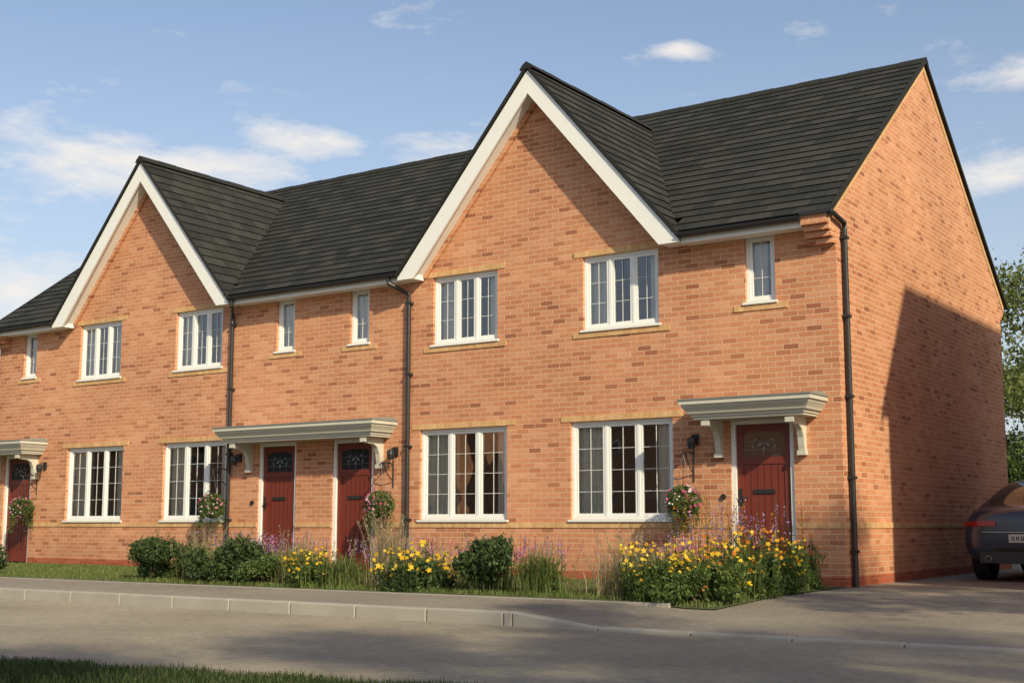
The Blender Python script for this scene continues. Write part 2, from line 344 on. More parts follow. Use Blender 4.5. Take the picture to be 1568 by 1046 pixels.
# ------------------------------------------------------------ canopies
def canopy(x0,x1,br,nm):
    c=MB(); P=.60
    c.box(x0+.14,x1-.14,-P+.14,-.002,2.07,2.10,'cream')
    prof=[(.12,2.10),(.12,2.135),(.085,2.14),(.075,2.165),(.05,2.20),(.03,2.225),(.03,2.25),(0,2.255),(0,2.305)]
    prev=None
    for o,z in prof:
        ring=[(x0+o,0,z),(x0+o,-P+o,z),(x1-o,-P+o,z),(x1-o,0,z)]
        if prev:
            for i in range(3): c.poly([prev[i],prev[i+1],ring[i+1],ring[i]],'cream')
        prev=ring
    o=.12; c.poly([(x0+o,0,2.10),(x0+o,-P+o,2.10),(x1-o,-P+o,2.10),(x1-o,0,2.10)][::-1],'cream')
    e=.012; z=2.306
    c.poly([(x0-e,-P-e,z),(x1+e,-P-e,z),(x1+e,-.0,z),(x0-e,-.0,z)][::-1],'lead')
    c.poly([(x0-e,-P-e,z+.02),(x1+e,-P-e,z+.02),(x1-.1,-.001,z+.085),(x0+.1,-.001,z+.085)],'lead')
    c.poly([(x0-e,-P-e,z),(x1+e,-P-e,z),(x1+e,-P-e,z+.02),(x0-e,-P-e,z+.02)],'lead')
    c.poly([(x1+e,-P-e,z),(x1+e,0,z),(x1+e,0,z+.02),(x1+e,-P-e,z+.02)],'lead'); c.poly([(x1+e,-P-e,z+.02),(x1+e,0,z+.02),(x1-.1,-.001,z+.085)],'lead')
    c.poly([(x0-e,-P-e,z),(x0-e,0,z),(x0-e,0,z+.02),(x0-e,-P-e,z+.02)],'lead'); c.poly([(x0-e,-P-e,z+.02),(x0-e,0,z+.02),(x0+.1,-.001,z+.085)],'lead')
    for xb in br:
        pr=[(0,2.069),(-.42,2.069),(-.42,2.0),(-.36,1.97),(-.24,1.97),(-.15,1.92),(-.10,1.82),(-.085,1.72),(-.07,1.66),(0,1.66)]
        c.ext([(xb-.04,yy,zz) for yy,zz in pr],(.08,0,0),'cream')
        c.box(xb-.055,xb+.055,-.09,-.002,1.60,1.658,'cream'); c.box(xb-.055,xb+.055,-.45,-.425,1.99,2.05,'cream')
    c.obj(nm,house,recalc=True)
canopy(-1.93,-.17,(-1.63,-.50),'door_canopy')
canopy(-10.5,-7.05,(-10.20,-7.36),'shared_door_canopy')
canopy(-17.5,-15.72,(-16.03,-17.2),'end_door_canopy')
# ------------------------------------------------------------ roof
rv=MB(); ruv=[]
def course_plane(O,S,T,Nn,tmax,segf,g=.22,lift=.020):
    O,S,T,Nn=map(Vector,(O,S,T,Nn)); k=int(math.ceil(tmax/g-1e-6))
    for i in range(k):
        t0=i*g; t1=min(tmax,(i+1)*g)
        A=segf(t0+1e-4); B=segf(t1-1e-4)
        if len(A)!=len(B): B=A
        for (a0,a1),(b0,b1) in zip(A,B):
            if a1-a0<.001 and b1-b0<.001: continue
            p=[O+S*a0+T*t0+Nn*lift,O+S*a1+T*t0+Nn*lift,O+S*b1+T*(t1)+Nn*.003,O+S*b0+T*t1+Nn*.003]
            rv.poly(p,'roof'); ruv.extend([(a0,t0),(a1,t0),(b1,t1),(b0,t1)])
            q=[O+S*a0+T*t0,O+S*a1+T*t0,p[1],p[0]]
            rv.poly(q,'ridge'); ruv.extend([(a0,t0)]*4)
hyp=math.hypot(RY-EY,RZ-EZ); ty,tz=(RY-EY)/hyp,(RZ-EZ)/hyp
SEG3=[(-17.45,-15.22),(-10.66,-6.72),(-2.14,.05)]
course_plane((0,EY,EZ),(1,0,0),(0,ty,tz),(0,-tz,ty),hyp,lambda t:SEG3 if t<.42 else [(-17.45,.05)])
course_plane((0,2*RY-EY,EZ),(-1,0,0),(0,-ty,tz),(0,tz,ty),hyp,lambda t:[(-.05,17.45)])
gh=math.hypot(1,GS); gT=GH*gh
def yint(z): return (z-EZ)/SL+EY
for c in GC:
    for sgn in (1,-1):
        T=(-sgn/gh,0,GS/gh); Nn=(sgn*GS/gh,0,1/gh); z0=GZ-GS*GH
        def sf(t):
            z=z0+t*GS/gh; return [(EY-.02,max(EY-.01,yint(z)+.06))]
        course_plane((c+sgn*GH,0,z0),(0,1,0),T,Nn,gT,sf)
rv.obj('roof_tiles',house,uv=ruv)
rd=MB()
def ridge(p0,p1,wd=.12,m='ridge'):
    p0,p1=Vector(p0),Vector(p1); L=(p1-p0).length; n=max(1,round(L/.42)); d=(p1-p0)/n; dn=d.normalized(); sd=Vector((0,0,1)).cross(dn).normalized()
    for i in range(n):
        a=p0+d*i; b=p0+d*(i+1)-dn*.006; up=.006*(i%2)
        prof=[(-wd,-.085),(-wd*.6,-.02),(0,.03+up),(wd*.6,-.02),(wd,-.085)]
        for k in range(4):
            (s0,h0),(s1,h1)=prof[k],prof[k+1]
            rd.poly([a+sd*s0+Vector((0,0,h0)),b+sd*s0+Vector((0,0,h0)),b+sd*s1+Vector((0,0,h1)),a+sd*s1+Vector((0,0,h1))],m)
        rd.poly([a+sd*s+Vector((0,0,h)) for s,h in prof],m)
ridge((-17.48,RY,RZ+.02),(.07,RY,RZ+.02))
for c in GC: ridge((c,EY-.04,GZ+.02),(c,yint(GZ)+.1,GZ+.02))
for x0,x1 in ((.02,.06),(-17.46,-17.42)):
    for s in (0,1):
        ye=EY-.02 if s==0 else 2*RY-EY+.02; ze=EZ-.02
        rd.ext([(x0,ye,ze+.035),(x0,RY,RZ+.03),(x0,RY,RZ-.035),(x0,ye,ze-.035)],(x1-x0,0,0),'ridge')
        xw=.004 if x0>0 else -17.408
        y2=EY+.05 if s==0 else 2*RY-EY-.05
        rd.ext([(xw,y2,ze+.0),(xw,RY,RZ-.04),(xw,RY,RZ-.16),(xw,y2,ze-.11)],(.005,0,0),'buff')
for c in GC:
    for sgn in (1,-1):
        rd.ext([(c,EY-.035,GZ+.015),(c+sgn*(GH+.015),EY-.035,GZ-GS*GH+.0),(c+sgn*(GH+.0),EY-.035,GZ-GS*GH-.05),(c,EY-.035,GZ-.05)],(0,.03,0),'ridge')
rd.obj('ridge_and_verge_tiles',house,recalc=True)
bb=MB()
for c in GC:
    for sgn in (1,-1):
        bz=GZ-.075; zt=bz-GS*2.40
        P=[(c,bz),(c+sgn*2.40,zt),(c+sgn*2.40,zt-.035),(c+sgn*2.10,zt-.035),(c,bz-.345)]
        bb.ext([(x,EY-.005,z) for x,z in P],(0,.03,0),'white')
        bb.ext([(c,EY+.026,bz-.27),(c+sgn*2.14,EY+.026,bz-.27-GS*2.14),(c+sgn*2.14,EY+.026,bz-.29-GS*2.14),(c,EY+.026,bz-.29)],(0,-EY-.03,0),'white')
        bb.ext([(c+sgn*2.11,EY+.027,zt-.03),(c+sgn*2.39,EY+.027,zt-.03),(c+sgn*2.39,EY+.027,zt+.0),(c+sgn*2.11,EY+.027,zt+.25)],(0,-EY-.03,0),'white')
        bb.ext([(c,-.045,bz-.292),(c+sgn*2.12,-.045,bz-.292-GS*2.12),(c+sgn*2.06,-.045,bz-.40-GS*2.06),(c,-.045,bz-.40)],(0,.043,0),'brick')
bb.obj('barge_boards',house,recalc=True)
gt=MB()
for a,b in [(-17.05,-15.32),(-10.53,-6.82),(-2.03,-.345)]:
    gt.box(a,b,EY+.05,EY+.07,4.43,4.57,'white'); gt.box(a,b,EY+.071,-.003,4.435,4.45,'white')
    n=10; yc,zc,r=EY-.005,4.545,.058; pv=None
    for i in range(n+1):
        q=math.pi+math.pi*i/n; p=(yc+r*math.cos(q),zc+r*math.sin(q)*.95)
        if pv: gt.poly([(a,pv[0],pv[1]),(b,pv[0],pv[1]),(b,p[0],p[1]),(a,p[0],p[1])],'black')
        pv=p
    for e in (a,b): gt.poly([(e,yc+r*math.cos(q),zc+r*math.sin(q)*.95) for q in np.linspace(math.pi,2*math.pi,n+1)],'black')
    gt.box(a,b,yc-r-.004,yc-r+.006,zc-.004,zc+.008,'black')
for x in (-6.80,-10.68):
    xs=x-.22 if x>-8 else x+.22
    gt.tube([(xs,EY,4.50),(xs,EY,4.42),(x,-.055,4.26),(x,-.055,4.15),(x,-.055,-.05)],.034,'black',12)
    for z in (4.1,3.0,1.9,.8): gt.box(x-.05,x+.05,-.085,0,z,z+.035,'black')
gt.tube([(.03,-.30,4.58),(.055,-.22,4.56),(.055,.16,4.50),(.055,.16,4.42),(.055,.16,-.03)],.034,'black',12)
for z in (4.3,3.3,2.3,1.3,.4): gt.box(.01,.095,.11,.21,z,z+.035,'black')
gt.box(-.34,.07,EY-.04,EY+.03,4.555,4.60,'black')
gt.obj('gutters_and_downpipes',house)
lm=MB()
for x in (-1.98,-7.06,-10.46,-15.75):
    lm.box(x-.04,x+.04,-.03,-.002,1.78,1.92,'black'); lm.tube([(x,-.03,1.86),(x,-.10,1.90),(x,-.14,1.86)],.012,'black',8)
    lm.tube([(x,-.14,1.88),(x,-.14,1.86),(x,-.14,1.80),(x,-.14,1.72)],[.02,.055,.06,.045],'black',12)
for x in (-1.60,-10.14,-7.41): lm.tube([(x,-.002,1.10),(x,-.03,1.10)],.035,'black',12)
lm.obj('wall_lamps',house)
# ------------------------------------------------------------ ground
def gz(x,y):
    a=min(1,max(0,(x+1.2)/.9)); u=min(1,max(0,(y+5.24)/5.24))
    zA=-.05+.04*u; zB=-.145+min(1,(y+5.24)/3.2)*.105+.03*u if y>-5.24 else -.145
    zB=min(zB,-.01)
    return zA*(1-a)+zB*a
g=MB(); S=400; g.poly([(-S,-S,-.20),(S,-S,-.20),(S,S,-.20),(-S,S,-.20)],'grass_g'); g.obj('ground')
g=MB()
g.poly([(-120,-10.0,-.17),(-6,-10.05,-.17),(-2.5,-10.05,-.17),(.2,-9.65,-.17),(2,-9.35,-.17),(5,-9.2,-.17),(120,-9.2,-.17),(120,-5.2,-.17),(-120,-5.2,-.17)],'road'); g.obj('road')
def sheet(xs,ys,f,m,name,off=0):
    g=MB(); n=len(xs)
    for y in ys:
        for x in xs: g.v.append((x,y,f(x,y)+off))
    k=g.mi(m)
    for j in range(len(ys)-1):
        for i in range(n-1): g.f.append((j*n+i,j*n+i+1,(j+1)*n+i+1,(j+1)*n+i)); g.m.append(k)
    return g.obj(name,smooth=True)
xs=[-40,-30,-20,-10,-5,-3,-2,-1.2,-1.0,-.75,-.5,-.3,0,.5,1,2,3,5,8,14]; ys=[-5.24,-4.5,-4,-3.6,-3,-2.5,-2,-1,-.3,.3,2,4,8,12,14]
sheet(xs,ys,gz,'path','pavement')
sheet([-17.6,-12,-8,-6,-4,-2.5,-2,-1.2,-1.0,-.75,-.5,-.3,-.02],[-3.6,-3,-2.5,-2,-1,-.3,-.003],gz,'grass_g','flower_bed',.012)
sheet([-30,-20,-17.6],[-3.6,-2,0,9],gz,'grass_g','lawn',.012)
sheet([-8.9,-6,-4,-2.4],[-2.9,-2.5,-2,-1,-.35],gz,'soil','flower_bed_soil',.018)
k=MB(); x=-40
while x<-1.21:
    x2=min(x+.9,-1.2); k.box(x,x2-.010,-5.385,-5.243,-.22,-.045+random.uniform(-.003,.003),'conc'); x=x2
k.ext([(-1.2,-5.385,-.22),(-.305,-5.385,-.22),(-.305,-5.385,-.145),(-1.2,-5.385,-.045)],(0,.142,0),'conc'); x=-.3
while x<10: k.box(x,x+.890,-5.385,-5.243,-.22,-.140,'conc'); x+=.9
k.obj('kerb',bevel=.014,recalc=True)
k=MB(); x=-17.6
while x<-1.3:
    k.box(x,x+.894,-3.655,-3.605,-.2,gz(x,-3.6)+.010,'conc'); x+=.9
k.obj('path_edging')
# ------------------------------------------------------------ vegetation
def rdir(n):
    v=rng.normal(size=(n,3)); return v/np.linalg.norm(v,axis=1)[:,None]
def leaves(mb,P,size,m,up=.3,asp=.45):
    n=len(P); a=rdir(n); a[:,2]+=up; a/=np.linalg.norm(a,axis=1)[:,None]; b=np.cross(a,rdir(n)); b/=np.linalg.norm(b,axis=1)[:,None]+1e-6
    s=(size*rng.uniform(.6,1.3,n))[:,None]
    V=np.empty((n,4,3)); V[:,0]=P-a*s*.5; V[:,1]=P+b*s*asp*.5; V[:,2]=P+a*s*.5; V[:,3]=P-b*s*asp*.5
    F=np.arange(n*4).reshape(n,4); mb.arr(V.reshape(-1,3),F,m)
def stars(mb,P,size,m,fac=(0.3,-.7,.6)):
    n=len(P)
    if n==0: return
    nn=rdir(n)*.6+np.array(fac); nn/=np.linalg.norm(nn,axis=1)[:,None]
    a=np.cross(nn,rdir(n)); a/=np.linalg.norm(a,axis=1)[:,None]; b=np.cross(nn,a); s=(size*rng.uniform(.6,1.2,n))[:,None]
    ang=np.arange(10)/10*2*np.pi; rad=np.where(np.arange(10)%2==0,.5,.27)
    V=P[:,None,:]+s[:,:,None]*(a[:,None,:]*(np.cos(ang)*rad)[None,:,None]+b[:,None,:]*(np.sin(ang)*rad)[None,:,None])
    F=np.arange(n*10).reshape(n,10); mb.arr(V.reshape(-1,3),F,m)
def blades(mb,B,h,w,lean,m):
    n=len(B); az=rng.uniform(0,2*np.pi,n); L=(lean*rng.uniform(.1,1,n)); hh=h*rng.uniform(.5,1.1,n)
    d=np.stack([np.cos(az),np.sin(az),np.zeros(n)],1); s=np.stack([-np.sin(az+rng.normal(0,.6,n)),np.cos(az),np.zeros(n)],1)
    z=np.array([0,0,1.]); V=np.empty((n,7,3))
    m1=B+d*(L*hh*.12)[:,None]+z*(hh*.42)[:,None]; m2=B+d*(L*hh*.45)[:,None]+z*(hh*(.80-.12*L))[:,None]; tip=B+d*(L*hh*.95)[:,None]+z*(hh*(1-.45*L))[:,None]
    V[:,0]=B-s*w*.5; V[:,1]=B+s*w*.5; V[:,2]=m1+s*w*.45; V[:,3]=m1-s*w*.45; V[:,4]=m2+s*w*.35; V[:,5]=m2-s*w*.35; V[:,6]=tip
    i=np.arange(n)*7; n0=len(mb.v); mb.arr(V.reshape(-1,3),np.concatenate([np.stack([i,i+1,i+2,i+3],1),np.stack([i+3,i+2,i+4,i+5],1)]),m)
    T=np.stack([i+5,i+4,i+6],1); mb.f+=[tuple(q) for q in (T+n0).tolist()]; mb.m+=[mb.mi(m)]*n
def shrub(name,x,y,r,h,n,ls,m='leafdk',fl=None,nf=0,fs=.05,lumps=9):
    mb=MB(); z0=gz(x,y)
    C=[(x+random.uniform(-.65,.65)*r,y+random.uniform(-.5,.5)*r,z0+h*random.uniform(.25,.78),r*random.uniform(.28,.5)) for _ in range(lumps)]
    per=n//lumps; PP=[]
    for c in C:
        dd=rdir(per)*(rng.uniform(.25,1.15,per)**.6)[:,None]*c[3]; dd[:,2]*=h/(2*r)*1.1; P=dd+np.array(c[:3]); P=P[P[:,2]>z0+.01]; PP.append(P); leaves(mb,P,ls,m,.4)
    for c in C: mb.tube([(x,y,z0-.02),((x+c[0])/2,(y+c[1])/2,z0+c[2]*.4),c[:3]],[.012,.008,.004],'bark',5)
    for _ in range(14):
        c=random.choice(C); dv=rdir(1)[0]; dv[2]=abs(dv[2])+.6; dv/=np.linalg.norm(dv); L=c[3]*random.uniform(1.1,1.7)
        u=rng.uniform(.3,1,(16,1)); leaves(mb,np.array(c[:3])+u*dv*L+rng.normal(0,.012,(16,3)),ls*.8,m,.6)
    PP=np.concatenate(PP)
    if fl:
        top=PP[PP[:,2]>z0+h*.5]; P=top[rng.integers(0,len(top),nf)]+np.array([.02,-.05,.05])+rng.normal(0,.03,(nf,3)); stars(mb,P,fs,fl)
    return mb.obj(name)
def flowers(name,x,y,r,h,ns,fl,fs,lm='leaf',extra=True,ff=.6,under=True):
    mb=MB(); z0=gz(x,y); a=rng.uniform(0,2*np.pi,ns); q=np.sqrt(rng.uniform(0,1,ns))*r
    B=np.stack([x+np.cos(a)*q,y+np.sin(a)*q,np.full(ns,z0)],1); hh=h*rng.uniform(.45,1.12,ns)*(1-.25*(q/r)**2)
    T=B+np.stack([np.cos(a)*q*.25,np.sin(a)*q*.25,hh],1)+rng.normal(0,.03,(ns,3))
    for b,t_ in zip(B,T): mb.tube([b,t_],[.004,.003],'leaf',3,False)
    k=13; u=rng.uniform(.05,.9,(ns,k,1)); P=(B[:,None]*(1-u)+T[:,None]*u).reshape(-1,3)+rng.normal(0,.025,(ns*k,3)); leaves(mb,P,.07,lm,.5,.3)
    if under:
        n=ns*14; dd=rdir(n)*(rng.uniform(0,1,n)**.4)[:,None]*np.array([r*1.05,r*1.05,h*.62]); dd[:,2]=np.abs(dd[:,2]); leaves(mb,dd+np.array([x,y,z0]),.055,lm,.4,.5)
    n=ns; blades(mb,np.stack([x+rng.normal(0,r*.5,n),y+rng.normal(0,r*.5,n),np.full(n,z0)],1),h*.8,.007,.6,'blade')
    if isinstance(fl,str): fl=[fl]
    T=T[:int(ns*ff)]
    for j,f in enumerate(fl):
        S_=T[j::len(fl)]; stars(mb,S_,fs,f)
        if extra: stars(mb,S_[::2]+rng.normal(0,.04,S_[::2].shape),fs*.8,f)
    return mb.obj(name)
def spikes(name,x,y,r,h,ns,fl):
    mb=MB(); z0=gz(x,y); B=np.stack([x+rng.normal(0,r*.5,ns),y+rng.normal(0,r*.35,ns),np.full(ns,z0)],1)
    T=B+np.stack([rng.normal(0,.06,ns),rng.normal(0,.06,ns),h*rng.uniform(.7,1.1,ns)],1)
    for b,t_ in zip(B,T):
        mb.tube([b,t_],[.003,.002],'leaf',3,False); u=rng.uniform(.65,1.02,(14,1)); leaves(mb,b*(1-u)+t_*u+rng.normal(0,.010,(14,3)),.026,random.choice(fl),.6,.6)
    k=7; u=rng.uniform(.03,.6,(ns,k,1)); leaves(mb,(B[:,None]*(1-u)+T[:,None]*u).reshape(-1,3)+rng.normal(0,.02,(ns*k,3)),.06,'leaf',.8,.25)
    return mb.obj(name)
def tuft(name,x,y,h,n,m='bladey',lean=.9,r=.1,plume=0,w=.009):
    mb=MB(); B=np.stack([x+rng.normal(0,r,n),y+rng.normal(0,r,n),np.full(n,gz(x,y))],1); blades(mb,B,h,w,lean,m)
    if plume:
        B=np.stack([x+rng.normal(0,r,plume),y+rng.normal(0,r,plume),np.full(plume,gz(x,y))],1)
        T=B+np.stack([rng.normal(0,.16,plume),rng.normal(0,.14,plume),h*rng.uniform(.9,1.3,plume)],1)
        for b,t_ in zip(B,T):
            mb.tube([b,t_],[.003,.002],'straw',3,False)
            u=rng.uniform(.7,1.02,(26,1)); leaves(mb,b*(1-u)+t_*u+rng.normal(0,.010,(26,3)),.035,'straw',1.2,.2)
    return mb.obj(name)
ES,OG,FP='evergreen_shrub','ornamental_grass','flowering_plant'
shrub(ES,-8.75,-3.25,.48,.64,7000,.05)
shrub(ES,-8.30,-3.0,.38,.54,4200,.045)
tuft(OG,-7.85,-3.1,.58,480,'bladey',.8,.12,18)
spikes(FP,-8.1,-2.2,.6,.62,70,['purple','straw'])
shrub(ES,-7.45,-3.2,.44,.56,5400,.05,'leafdk')
shrub(ES,-6.98,-3.2,.46,.62,6000,.055,'leafdk')
shrub(ES,-6.60,-3.25,.36,.42,3800,.045,'leaf')
tuft(OG,-6.15,-3.05,.60,560,'bladey',.95,.13,16)
flowers(FP,-5.72,-3.15,.36,.46,110,'yellow',.05)
tuft(OG,-5.22,-3.2,.46,500,'blade',1.0,.11,2)
tuft(OG,-4.75,-2.9,.76,420,'straw',.5,.1,34)
flowers(FP,-4.08,-3.2,.42,.52,110,'yellow',.07,'leafdk')
shrub(ES,-4.05,-3.25,.42,.38,4200,.05,'leafdk')
spikes(FP,-3.6,-2.7,.35,.6,50,['purple','pink','straw'])
shrub(ES,-2.98,-3.15,.40,.66,5600,.06,'leafdk')
tuft(OG,-2.98,-3.15,.60,120,'blade_dk',.5,.11,6,.014)
tuft(OG,-2.34,-3.2,.58,560,'blade',1.05,.09,8)
shrub(ES,-2.36,-3.15,.24,.34,1800,.045,'leaf')
tuft(OG,-1.38,-3.0,.60,420,'straw',1.0,.14,26)
tuft(OG,-1.12,-3.2,.44,220,'bladey',1.0,.12,4)
flowers(FP,-.88,-3.15,.38,.60,130,'yellow',.06,'leaf')
shrub(ES,-.80,-3.3,.46,.42,5200,.055,'leaf')
flowers(FP,-.42,-2.95,.32,.62,110,['orange','yellow','yellow'],.055,'leaf')
shrub(ES,-.28,-3.2,.36,.40,4000,.05,'leaf')
flowers(FP,-.28,-2.3,.30,.68,100,['yellow','orange'],.055,'leaf')
shrub(ES,-.22,-2.2,.32,.45,3200,.05,'leafdk')
flowers(FP,-.25,-1.6,.28,.66,100,['orange','yellow'],.05,'leaf')
spikes(FP,-.5,-2.0,.5,1.0,80,['purple','orange','purple'])
shrub(ES,-.24,-.85,.28,.55,3000,.05,'leaf','yellow',20,.045)
flowers(FP,-.25,-.75,.22,.6,50,['orange'],.05,'leaf')
spikes(FP,-1.4,-1.3,.7,.65,80,['purple','pink'])
spikes(FP,-5.5,-1.8,.8,.60,80,['pink','purple','straw'])
spikes(FP,-3.6,-1.7,.9,.58,90,['purple','pink','pink'])
tuft(OG,-5.0,-1.9,.50,300,'straw',.8,.2,12)
spikes(FP,-8.0,-1.6,.8,.6,90,['purple','pink'])
shrub(ES,-12.4,-3.4,.36,.50,3000,.05)
def lawnpts(n,x0,x1,y0,y1):
    X=rng.uniform(x0,x1,n); Y=rng.uniform(y0,y1,n); return np.stack([X,Y,np.array([gz(a,b)+.01 for a,b in zip(X,Y)])],1)
mb=MB(); blades(mb,lawnpts(30000,-17.5,-9.0,-3.58,-.3),.06,.006,.6,'blade')
blades(mb,lawnpts(12000,-9.0,-.05,-3.58,-2.6),.07,.007,.7,'blade'); blades(mb,lawnpts(7000,-9.0,-.05,-2.6,-.3),.09,.007,.7,'blade'); mb.obj('lawn_grass')
mb=MB(); n=60000
X=rng.uniform(-6.5,2.0,n); E=np.where(X<-2.5,-10.06,-10.06+(X+2.5)*.155); Yv=E-np.abs(rng.normal(0,.45,n))+.05*np.sin(X*7)+rng.normal(0,.05,n)
blades(mb,np.stack([X,Yv,np.full(n,-.18)],1),.10,.005,.7,'blade_dk'); mb.obj('foreground_grass')
def basket(x):
    e=empty('hanging_basket'); mb=MB(); y=-.30; zc=1.02
    mb.tube([(x,-.003,1.30),(x,-.003,1.72)],.012,'black',6); mb.tube([(x,-.01,1.66),(x,-.15,1.68),(x,-.30,1.66),(x,-.33,1.63)],.010,'black',6); mb.tube([(x,-.01,1.40),(x,-.14,1.50),(x,-.24,1.67)],.008,'black',6)
    for q in (0,2.1,4.2): mb.tube([(x,y,1.64),(x+.15*math.cos(q),y+.15*math.sin(q),zc)],.004,'black',4)
    for k_ in range(6):
        r0=.16*math.cos(k_*.26); mb.tube([(x+r0*math.cos(q),y+r0*math.sin(q),zc-.03-.028*k_) for q in np.linspace(0,2*math.pi,15)],.006,'bark',4,False)
    mb.obj('basket_frame',e)
    mb=MB(); n=1700; D=rdir(n)*(rng.uniform(.4,1,n)**.5)[:,None]*np.array([.23,.23,.21]); leaves(mb,D+np.array([x,y,zc+.03]),.045,'leaf')
    for _ in range(18):
        a=random.uniform(0,6.28); L=random.uniform(.15,.48); u=rng.uniform(0,1,(60,1)); P=np.array([x+.17*math.cos(a),y+.17*math.sin(a),zc])+u*np.array([.04*math.cos(a),.04*math.sin(a),-L])+rng.normal(0,.02,(60,3)); leaves(mb,P,.035,'leaf')
    D=rdir(44); D[:,1]=-np.abs(D[:,1]); P=D*np.array([.24,.24,.2])+np.array([x,y,zc+.04]); stars(mb,P[:32],.048,'pink'); stars(mb,P[32:],.04,'wpet'); mb.obj('flowers_and_foliage',e)
for x in (-2.02,-7.12,-10.78,-16.0): basket(x)
def tree(name,x,y,h,r,nl,ls,m='leaftree',zb=-.2,trunk=.35):
    e=empty(name); mb=MB(); tips=[]; rr=random.Random(int(x*17+y*5)+3)
    def branch(p,d,L,rad,lev):
        pts=[Vector(p)]; dd=Vector(d).normalized(); n=4
        for i in range(n):
            dd=(dd+Vector((rr.uniform(-.18,.18),rr.uniform(-.18,.18),rr.uniform(-.05,.14)))).normalized(); pts.append(pts[-1]+dd*L/n)
        mb.tube(pts,[rad*(1-.6*i/n) for i in range(n+1)],'bark',7 if lev<2 else 4,False)
        if lev>=2: tips.extend([pts[2],pts[3],pts[4]])
        if lev<3:
            for k in range(5 if lev==0 else 4):
                i=rr.choice([2,3,4]) if lev else 4-(k%3); a=rr.uniform(0,6.28); sp=rr.uniform(.5,1.0)
                nd=(dd*.55+Vector((math.cos(a)*sp,math.sin(a)*sp,rr.uniform(.0,.5)))).normalized(); branch(pts[i],nd,L*rr.uniform(.5,.72) if lev else r*rr.uniform(.7,1.0),rad*.5,lev+1)
    branch((x,y,zb),(0,0,1),h*trunk+.25*h,.03*h*.6,0)
    mb.obj('trunk_and_limbs',e,smooth=True)
    mb=MB(); T=np.array([tuple(t_) for t_ in tips]); per=max(3,int(nl/len(T)))
    for tpt in T:
        k_=int(per*rr.uniform(.3,1.7)); s=r*.11*rr.uniform(.7,1.4); leaves(mb,tpt+rng.normal(0,1,(k_,3))*np.array([s,s,s*.7]),ls,m,.1,.6)
    mb.obj('crown_leaves',e); return e
tree('garden_tree',1.5,15.5,7.8,2.8,26000,.11)
tree('garden_tree',.0,14.2,4.6,2.2,16000,.10)
tree('garden_tree',-1.0,18.0,5.6,2.6,14000,.12)
tree('garden_tree',3.5,19,6.5,3,8000,.15)
tree('street_tree',7.0,-4.4,6.6,1.7,5000,.15)
tree('street_tree',9.4,-13.2,7.5,2.3,9000,.17)
tree('street_tree',13.2,-12.6,8.5,2.6,9000,.17)
tree('street_tree',6.2,-17.6,8.5,2.6,8000,.17)
shrub('garden_hedge',.2,12.6,1.3,2.6,12000,.09,'leaf')
shrub('garden_hedge',-1.6,14.0,1.5,3.0,9000,.10,'leafdk')
f=MB(); x=-.2
while x<4.4:
    f.box(x,x+.13,10.6+.012*(int(x*10)%2),10.62+.012*(int(x*10)%2),-.1,1.55,'wood'); x+=.135
for z in (.3,1.2): f.box(-.2,4.4,10.64,10.69,z,z+.08,'wood')
for x in (-.2,1.6,3.4): f.box(x,x+.09,10.64,10.74,-.1,1.62,'wood')
f.obj('wooden_fence')
# ------------------------------------------------------------ neighbouring houses
def simple_house(x0,x1,y0,y1,ze,zr,axis,name='brick_house'):
    e=empty(name); w=MB(); r=MB(); fr=MB(); zb=-.25
    if axis=='y':
        xm=(x0+x1)/2
        for y in (y0,y1): w.poly([(x0,y,zb),(x1,y,zb),(x1,y,ze),(xm,y,zr-.06),(x0,y,ze)],'brick')
        for x in (x0,x1): w.poly([(x,y0,zb),(x,y1,zb),(x,y1,ze),(x,y0,ze)],'brick')
        s=(zr-ze)/(xm-x0); o=.10
        for sg in (-1,1):
            xe=xm+sg*(xm-x0+o); zz=ze-s*o
            r.ext([(xe,y0-.2,zz),(xm,y0-.2,zr),(xm,y0-.2,zr-.1),(xe,y0-.2,zz-.1)],(0,y1-y0+.4,0),'ridge')
            r.ext([(xe,y0-.23,zz-.08),(xm,y0-.23,zr-.1),(xm,y0-.23,zr-.35),(xe,y0-.23,zz-.2)],(0,.03,0),'white')
    else:
        ym=(y0+y1)/2
        for x in (x0,x1): w.poly([(x,y0,zb),(x,y1,zb),(x,y1,ze),(x,ym,zr-.06),(x,y0,ze)],'brick')
        for y in (y0,y1): w.poly([(x0,y,zb),(x1,y,zb),(x1,y,ze),(x0,y,ze)],'brick')
        s=(zr-ze)/(ym-y0); o=.25
        for sg in (-1,1):
            yy=ym+sg*(ym-y0+o); zz=ze-s*o
            r.ext([(x0-.1,yy,zz),(x0-.1,ym,zr),(x0-.1,ym,zr-.1),(x0-.1,yy,zz-.1)],(x1-x0+.2,0,0),'ridge')
    n=max(1,int((x1-x0)/3)); yf=y0 if y0>-5 else y1; sg=-1 if y0>-5 else 1
    for i in range(n):
        xc=x0+(x1-x0)*(i+.5)/n
        for z0,z1 in ((.85,2.1),(3.4,4.2)):
            ya,yb=sorted((yf+sg*.002,yf+sg*.03)); fr.box(xc-.6,xc+.6,ya,yb,z0,z1,'white')
            for k_ in range(3):
                a=xc-.55+.375*k_; ya,yb=sorted((yf+sg*.031,yf+sg*.036)); fr.box(a,a+.33,ya,yb,z0+.06,z1-.06,'dglass')
    w.obj('walls',e); r.obj('roof',e,recalc=True); fr.obj('windows',e)
simple_house(2.78,6.62,.12,7.2,4.3,7.42,'y')
for i in range(4): simple_house(-66+14*i,-56+14*i,-34,-27,4.8,8.0,'x')
for x,y in ((-52,-22),(-26,-23)): tree('street_tree',x,y,6.5,2.3,1800,.3)
